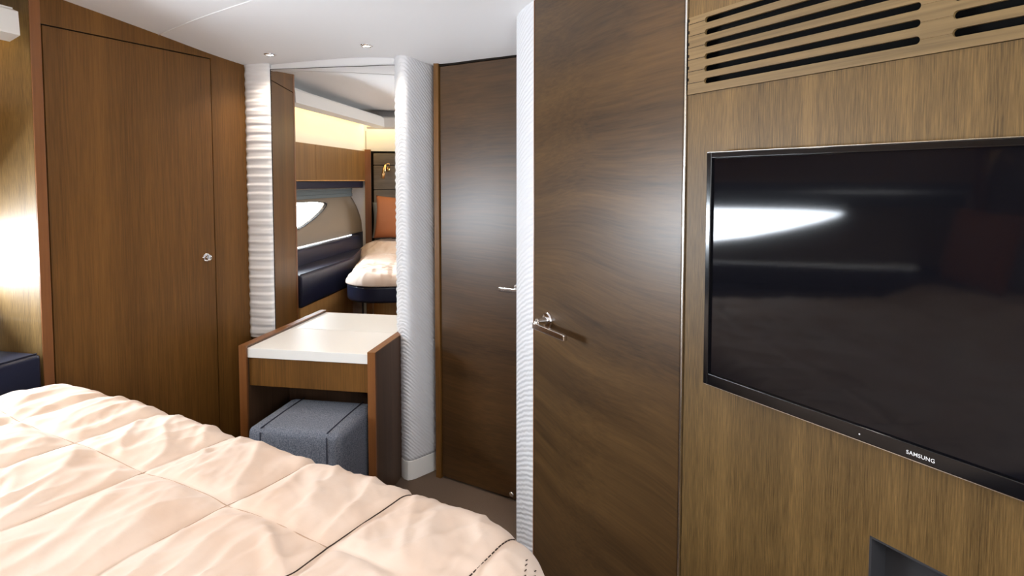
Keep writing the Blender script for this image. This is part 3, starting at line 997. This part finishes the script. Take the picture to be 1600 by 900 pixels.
for s in SX[1:-2]:
    n_ = 90
    tube(bm, [duv_pt(warp_x(s, y), y) + Vector((0, 0, 0.0002)) for y in (-1.80 + (0.04 + 1.80) * k / n_ for k in range(n_ + 1))], 0.0010, 5)
for s in SY:
    n_ = 100
    tube(bm, [duv_pt(x, s - 0.014 * fbm(x, s, 3.0, 7.0)) + Vector((0, 0, 0.0002)) for x in (-0.93 + (0.545 + 0.93) * k / n_ for k in range(n_ + 1))], 0.0010, 5)
link('seam_stitching', bm, SEAM, dv, smooth=True)
bm = bmesh.new()
n_ = 60
tube(bm, [duv_pt(warp_x(0.545, y), y) + Vector((0, 0, 0.0008)) for y in (-0.40 + (0.0 + 0.40) * k / n_ for k in range(n_ + 1))], 0.0016, 5)
link('dark_seam', bm, THREAD, dv, smooth=True)['label'] = 'dark brown seam'
bm = bmesh.new()
n_ = 34
for k in range(n_):
    y0 = -0.42 + k * 0.0115
    if y0 > -0.06: break
    tube(bm, [duv_pt(warp_x(0.815, y), y) + Vector((0, 0, 0.0010)) for y in (y0, y0 + 0.004, y0 + 0.008)], 0.0014, 5)
for xx in (0.905, 0.925):
    for k in range(40):
        y0 = -0.55 + k * 0.013
        if y0 > -0.13: break
        tube(bm, [duv_pt(xx - max(0, y0 + 0.2) * 0.45, y) + Vector((0.001, 0, 0.0008)) for y in (y0, y0 + 0.003, y0 + 0.006)], 0.0010, 5)
so = link('dotted_stitching', bm, THREAD, dv, smooth=True)
so['label'] = 'dark dotted stitching'; so['kind'] = 'stuff'

# pelmet above the headboard
pf = frame('trim_6', HB, 180 + BROT)
bm = bmesh.new()
profile(bm, [(-0.20, 1.975), (-0.15, 1.955), (-0.145, 1.965), (-0.16, 2.075), (-0.195, 2.06)], -1.1, 0.95)
link('pelmet_board', bm, WHITE, pf)
link('pelmet_top', bx(-1.1, 0.95, -0.17, 0.0, 2.068, 2.076), WHITE, pf)

# headboard panels
hb_ = empty('headboard', loc(BO, BROT, 0, -1.95, 0), BROT, 'grey-brown padded headboard with horizontal bands, seen in the mirror', 'headboard')
for z0, z1 in ((0.55, 0.855), (0.86, 1.105), (1.11, 1.353), (1.358, 1.600), (1.605, 1.722)):
    link('padded_panel', bx(-0.90, 0.90, 0.004, 0.040, z0, z1), HEADB, hb_, bevel=0.008, seg=3)
link('frame', bx(-0.925, 0.925, 0.001, 0.02, 0.5, 1.745), BLACK, hb_)


def reading_lamp(x, label):
    e = empty('reading_lamp', loc(BO, BROT, x, -1.9085, 1.56), BROT, label, 'lamp')
    bm = bmesh.new()
    lathe(bm, [(0.022, 0), (0.022, 0.008), (0.010, 0.010), (0.008, 0.030)], (0, 0, 0), (0, 1, 0), 20)
    link('wall_plate', bm, BRASS, e, smooth=True)
    bm = bmesh.new()
    tube(bm, [(0, 0.03, 0), (0.02, 0.05, 0.03), (0.01, 0.06, 0.06), (-0.02, 0.065, 0.05)], 0.006, 10)
    link('arm', bm, BRASS, e, smooth=True)
    bm = bmesh.new()
    tube(bm, [(-0.02, 0.065, 0.05), (-0.035, 0.075, 0.0), (-0.05, 0.085, -0.09)], [0.010, 0.016, 0.020], 14)
    link('lamp_shade', bm, BRASS, e, smooth=True)


reading_lamp(-0.755, 'small brass reading lamp on the padded headboard, seen in the mirror')

# cushions at the head of the bed
def cushion(name, x, y, z, w, h, t, tilt, m, label, roll=0.0):
    bm = bmesh.new()
    N_ = 24
    for sgn in (1, -1):
        gg_ = []
        for i in range(N_ + 1):
            row = []
            for j in range(N_ + 1):
                u, v = -1 + 2 * i / N_, -1 + 2 * j / N_
                th = t / 2 * ((1 - u ** 4) * (1 - v ** 4)) ** 0.5
                px = u * w / 2 * (1 - 0.07 * (1 - v * v) * 1.0 + 0.0); pz = v * h / 2 * (1 - 0.07 * (1 - u * u))
                row.append(bm.verts.new((px, sgn * (th + 0.002 * noise.noise(Vector((u * 4, v * 4, x)))), pz)))
            gg_.append(row)
        for i in range(N_):
            for j in range(N_):
                bm.faces.new((gg_[i][j], gg_[i + 1][j], gg_[i + 1][j + 1], gg_[i][j + 1]))
    bmesh.ops.remove_doubles(bm, verts=bm.verts, dist=0.003)
    M = Matrix.Translation((0, 0, h / 2)) @ Matrix.Rotation(R(tilt), 4, 'X') @ Matrix.Rotation(R(roll), 4, 'Y')
    bm.transform(M)
    o_ = link(name, bm, m, smooth=True)
    o_.location = loc(BO, BROT, x, y, z); o_.rotation_euler = (0, 0, R(BROT))
    tag(o_, label, 'cushion')
    return o_


cushion('scatter_cushion', -0.655, -1.68, 0.878, 0.44, 0.42, 0.13, 12, RUST, 'burnt orange square cushion at the head of the bed, seen in the mirror', 3)
cushion('pillow', -0.70, -1.815, 0.878, 0.42, 0.36, 0.10, 8, GREYP, 'grey cushion behind the burnt orange one, seen in the mirror')

# ------------------------------------------------------------------ ceiling downlights
def downlight(x, y, label, group=None, power=8.5):
    z = ceil_z(x, y)
    e = empty('downlight', (x, y, z), 0, label, 'light', group)
    bm = bmesh.new()
    lathe(bm, [(0.016, 0.002), (0.017, -0.0045), (0.027, -0.0045), (0.029, 0.001), (0.028, 0.004)], (0, 0, 0), (0, 0, 1), 28)
    bmesh.ops.delete(bm, geom=[f for f in bm.faces if len(f.verts) > 4], context='FACES_ONLY')
    link('trim_ring', bm, CHROME, e, smooth=True)
    bm = bmesh.new()
    lathe(bm, [(0.0162, -0.001), (0.0162, -0.0025), (0.010, -0.004)], (0, 0, 0), (0, 0, 1), 20)
    link('lens', bm, LENS, e, smooth=True)
    lp = lamp('downlight_lamp', 'SPOT', (0, 0, -0.012), power, (1.0, 0.84, 0.68), (0, 0, 0), spot_size=R(125), spot_blend=0.9, shadow_soft_size=0.02)
    lp.parent = e
    return e


downlight(-1.165, 2.90, 'left of the two small ceiling downlights in front of the mirror')
downlight(-0.66, 2.735, 'right of the two small ceiling downlights in front of the mirror')
downlight(-0.95, 1.63, 'nearer of two ceiling downlights seen in the mirror top right')
downlight(-1.05, 1.22, 'farther of two ceiling downlights seen in the mirror top right')
for x, y, pw in ((0.15, 1.35, 8), (0.45, 0.45, 5), (-0.35, -0.35, 4), (-1.3, 0.1, 4)):  # unseen spots added to fill the cabin with light
    z = ceil_z(x, y)
    lamp('ceiling_fill_spot', 'SPOT', (x, y, z - 0.015), pw, (1.0, 0.89, 0.77), (0, 0, 0), spot_size=R(140), spot_blend=0.9, shadow_soft_size=0.03)

# warm cove light hidden behind the pelmet
cv = lamp('cove_strip', 'AREA', hull(1.0, -0.10, 2.055), 2.8, (1.0, 0.66, 0.20), shape='RECTANGLE', size=1.9, size_y=0.05)
cv.rotation_euler = (R(20), 0, HR)
c2 = lamp('cove_strip', 'AREA', loc(HB, 180 + BROT, 0.0, -0.08, 2.055), 2.8, (1.0, 0.72, 0.30), shape='RECTANGLE', size=1.9, size_y=0.05)
c2.rotation_euler = (0, 0, R(180 + BROT))
